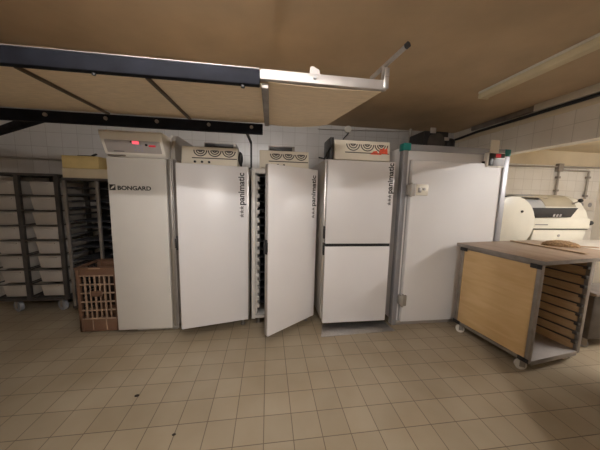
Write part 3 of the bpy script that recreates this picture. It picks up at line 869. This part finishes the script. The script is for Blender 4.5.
# ------------------------------------------------------------------ dough moulder
t = thing('dough_moulder', 'cream enamelled dough moulder with round side guard behind the trolley', 'dough moulder', (4.1, 3.2, 0))
def disc(cx, cz, r, y0, y1, bev):
    m = MB()
    m.prism([(cx + r * math.cos(2 * PI * k / 56), cz + r * math.sin(2 * PI * k / 56)) for k in range(56)], y1 - y0,
            T=Matrix.Translation((0, y1, 0)) @ Matrix.Rotation(PI / 2, 4, 'X'), bev=bev)
    return m
dc = disc(3.445, 1.315, 0.378, 2.93, 2.985, 0.012).build('side_guard', MOULD_W, t)
disc(3.445, 1.315, 0.392, 2.986, 3.0, 0.0).build('guard_rim', BLACK, dc)
MB().cyl((3.58, 2.931, 1.48), (3.58, 2.918, 1.48), 0.017).build('bolt', BLACK, dc)
# drum behind the guard
disc(3.445, 1.315, 0.365, 3.001, 3.55, 0.0).build('drum', MOULD_G, t)
# main body: curved top cover running along X
prof = [(2.965, 1.22), (2.965, 1.40), (3.00, 1.50)] + [(3.30 - 0.30 * math.cos(a), 1.40 + 0.33 * math.sin(a)) for a in [math.radians(25 + 130 * k / 12) for k in range(13)]] + [(3.60, 1.22)]
MB().prism(list(prof), 1.0, T=Matrix.Translation((3.79, 0, 0)) @ toXZ, bev=0.004).build('upper_body', MOULD_W, t)
prof2 = [(3.30 - 0.306 * math.cos(a), 1.40 + 0.336 * math.sin(a)) for a in [math.radians(28 + 120 * k / 12) for k in range(13)]]
prof2 = prof2 + [(3.30 - 0.302 * math.cos(a), 1.40 + 0.332 * math.sin(a)) for a in [math.radians(28 + 120 * k / 12) for k in range(12, -1, -1)]]
MB().prism(prof2, 0.55, T=Matrix.Translation((4.10, 0, 0)) @ toXZ).build('top_cover', MOULD_T, t)
prof3 = [(3.30 - 0.304 * math.cos(a), 1.40 + 0.334 * math.sin(a)) for a in [math.radians(2 + 130 * k / 14) for k in range(15)]]
prof3 = prof3 + [(3.30 - 0.301 * math.cos(a), 1.40 + 0.331 * math.sin(a)) for a in [math.radians(2 + 130 * k / 14) for k in range(14, -1, -1)]]
MB().prism(prof3, 0.30, T=Matrix.Translation((3.795, 0, 0)) @ toXZ).build('side_cover', MOULD_G, t)
MB().box(3.45, 4.10, 3.02, 3.30, 1.685, 1.70, 0.003).build('edge_bar', MOULD_T, t)
m = MB().prism([(3.74, 1.535), (4.56, 1.545), (4.45, 1.405), (3.85, 1.392)], 0.012, T=Matrix.Translation((0, 2.957, 0)) @ Matrix.Rotation(PI / 2, 4, 'X'), bev=0.002)
cpn = m.build('control_panel', BLACK, t)
m = MB()
for k in range(3):
    x = 4.13 + k * .055
    m.prism([(x, 1.41), (x + .03, 1.41), (x + .045, 1.45), (x + .015, 1.45)], 0.003, T=Matrix.Translation((0, 2.945, 0)) @ Matrix.Rotation(PI / 2, 4, 'X'))
m.build('panel_print', GREY_L, cpn)
fp = MB().box(3.77, 4.80, 2.938, 2.964, 1.235, 1.385, 0.006).build('front_panel', MOULD_W, t)
MB().box(3.84, 4.06, 2.9365, 2.9378, 1.285, 1.300).build('maker_plate', GREY_T, fp)
MB().box(3.82, 4.78, 2.942, 2.96, 1.222, 1.232).build('shadow_gap', BLACK, t)
low = MB().prism([(3.86, 1.218), (4.79, 1.218), (4.72, 0.90), (3.80, 0.90)], 0.62, T=Matrix.Translation((0, 3.58, 0)) @ Matrix.Rotation(PI / 2, 4, 'X'), bev=0.008).build('lower_body', MOULD_W, t)
MB().cyl((4.30, 2.959, 1.13), (4.30, 2.950, 1.13), .02).build('bolt', GREY_L, low)
MB().box(3.80, 5.30, 2.25, 2.936, 1.03, 1.07, 0.006).build('outfeed_table', WHITE_NY, t)
MB().box(3.80, 4.75, 2.99, 3.60, 0.12, 0.898, 0.01).build('stand', MOULD_W, t)
for (x, y) in ((3.98, 2.36), (5.2, 2.36)):
    MB().box(x - .025, x + .025, y - .025, y + .025, 0.0, 1.029, 0.003).build('leg', STEEL_D, t)
for (x, y) in ((3.85, 3.05), (4.70, 3.05), (3.85, 3.55), (4.70, 3.55)):
    MB().cyl((x, y, 0), (x, y, 0.12), .03).build('foot', STEEL_B, t)
m = MB().cyl((4.58, 3.04, 1.60), (4.62, 2.99, 1.645), 0.009); kn = m.build('knob', STEEL_D, t)
MB().sphere((4.63, 2.98, 1.655), .030).build('knob_ball', BLACK, kn)
m = MB().cyl((4.79, 3.0, 1.30), (4.85, 2.98, 1.315), 0.009); kn = m.build('knob', STEEL_D, t)
MB().sphere((4.865, 2.975, 1.32), .035).build('knob_ball', BLACK, kn)

# dark wheeled base seen past the trolley
t = thing('flour_bin', 'dark wheeled bin at the right edge behind the board trolley', 'bin', (3.75, 2.15, 0))
MB().box(3.50, 4.05, 2.0, 2.28, 0.12, 0.62, 0.02).build('bin_body', STEEL_B, t)
MB().box(3.48, 4.07, 1.98, 2.29, 0.62, 0.66, 0.012).build('lid', STEEL_D, t)
for x in (3.56, 3.98):
    for y in (2.06, 2.22):
        caster(t, x, y, 0.12, 0.045, GREY_RUB)

# ------------------------------------------------------------------ ceiling lamps
def batten(name, label, x, y, L, lit, rz=0.0):
    t = thing(name, label, 'ceiling light', (x, y, ZC), rz, world=False)
    MB().box(-.062, .062, -L / 2, L / 2, -.022, -.0005, .004).build('housing', WHITE_PAINT if lit else TRUNK_W, t)
    if lit:
        MB().cyl((0, -L / 2 + .03, -.045), (0, L / 2 - .03, -.045), .014, 12).build('tube', TUBES[lit], t)
        for s in (-1, 1):
            MB().box(-.02, .02, s * (L / 2 - .02) - .012, s * (L / 2 - .02) + .012, -.062, -.0225, .002).build('lamp_holder', WHITE_NY, t)
    else:
        df = MB().prism([(-.055, -.0225), (-.046, -.062), (-.034, -.070), (.034, -.070), (.046, -.062), (.055, -.0225)], L - .04,
                   T=Matrix.Translation((0, L / 2 - .02, 0)) @ Matrix.Rotation(PI / 2, 4, 'X'), bev=.003).build('diffuser', LIGHT_COVER, t)
        for s in (-1, 1):
            MB().box(-.058, .058, s * (L / 2 - .01) - .009, s * (L / 2 - .01) + .009, -.073, -.0225, .003).build('end_cap', LIGHT_COVER, t)
    return t
batten('ceiling_light', 'long cream ceiling light, unlit, near the tiled header', 2.335, 1.80, 1.35, False)
batten('ceiling_light', 'bare lit tube lamp on the ceiling in front of the overhead loader', -0.40, 0.82, 1.3, 'room', PI / 2)
batten('ceiling_light', 'bare lit tube lamp on the ceiling at the rear of the room', 0.57, -1.5, 1.3, 'rear', -math.atan(0.49))
t = batten('ceiling_light', 'bare lit tube lamp on the alcove ceiling', 4.75, 1.0, 1.3, 'alcove')
t.location.z = ZA

# ------------------------------------------------------------------ trunking, pipes and wires
tag(MB().box(XR - .06, XR - .0005, -0.65, 2.66, 2.715, ZC - .0005, .004).build('cable_trunking', TRUNK_W), 'wide white cable trunking under the ceiling along the tiled header', 'trunking')
tag(MB().box(XR - .035, XR - .0005, 2.67, 3.60, 2.735, ZC - .0005, .003).build('cable_trunking', STEEL_D), 'narrow dark cable trunking continuing along the header to the back corner', 'trunking')
tag(MB().tube([(XR - .034, -0.64, 2.692), (XR - .034, 1.5, 2.690), (XR - .034, 2.6, 2.692), (XR - .034, 3.5, 2.69), (XR - .05, 3.97, 2.66)], 0.019).build('power_cable', BLACK), 'black cable running under the white trunking on the header', 'cable')
t = thing('wall_wire', 'thin wire and junction box along the top of the back wall', 'wiring', (1.6, 3.98, 2.7))
MB().tube([(0.8, 3.985, 2.725), (1.3, 3.985, 2.735), (2.4, 3.985, 2.775)], 0.008).build('wire', PIPE_G, t)
MB().cyl((1.31, 3.999, 2.745), (1.31, 3.955, 2.745), 0.055, 20).build('junction_box', TRUNK_W, t)
MB().tube([(1.32, 3.96, 2.69), (1.28, 3.93, 2.64), (1.22, 3.90, 2.58), (1.16, 3.8, 2.45), (1.05, 3.4, 2.32)], 0.009).build('drop_cable', BLACK, t)
t = tag(MB().tube([(-3.9, 3.975, 2.075), (-3.3, 3.975, 2.075), (-2.2, 3.975, 2.05)], 0.014).build('wall_pipe', PIPE_G), 'thin pipe along the back wall above the tub rack', 'pipe')
t = thing('water_pipes', 'grey pipes with a valve on the alcove back wall', 'pipes', (5.4, 3.96, 2.28))
for a, b, r in (((4.0, 3.965, 2.275), (6.55, 3.965, 2.315), .016), ((5.55, 3.965, 2.28), (5.55, 3.965, 1.55), .018), ((6.25, 3.965, 2.24), (6.25, 3.965, 1.70), .018), ((5.60, 3.965, 2.24), (6.25, 3.965, 2.24), .014)):
    MB().cyl(a, b, r).build('pipe', PIPE_G, t)
MB().box(5.49, 5.60, 3.925, 3.998, 2.21, 2.36, .008).build('valve', STEEL_D, t)
for x, z in ((5.55, 2.1), (5.55, 1.85), (6.25, 2.12), (6.25, 1.76)):
    MB().box(x - .03, x + .03, 3.94, 3.998, z - .02, z + .02, .004).build('clip', STEEL_D, t)
t = thing('socket_box', 'pale double socket box on the alcove wall under the right pipe', 'socket', (6.3, 3.97, 1.58))
MB().box(6.08, 6.48, 3.955, 3.999, 1.48, 1.69, .006).build('housing', WHITE_NY, t)
for x in (6.18, 6.38):
    MB().cyl((x, 3.956, 1.585), (x, 3.950, 1.585), .045).build('outlet', GREY_L, t)

# dirt on the floor
def speck(label, x, y, r):
    tag(MB().sphere((x, y, 0.0045), r, 1.2, .8, .28).build('dirt_clump', DIRT), label, 'dirt', 'dirt specks on the floor')
speck('larger dark dirt speck on the floor tiles before the narrow cabinet', -1.03, 1.88, .016)
speck('smaller dark dirt speck on the floor tiles, in front of the larger speck', -0.618, 1.518, .011)

for o in bpy.data.objects:
    if '_o' in o:
        del o['_o']
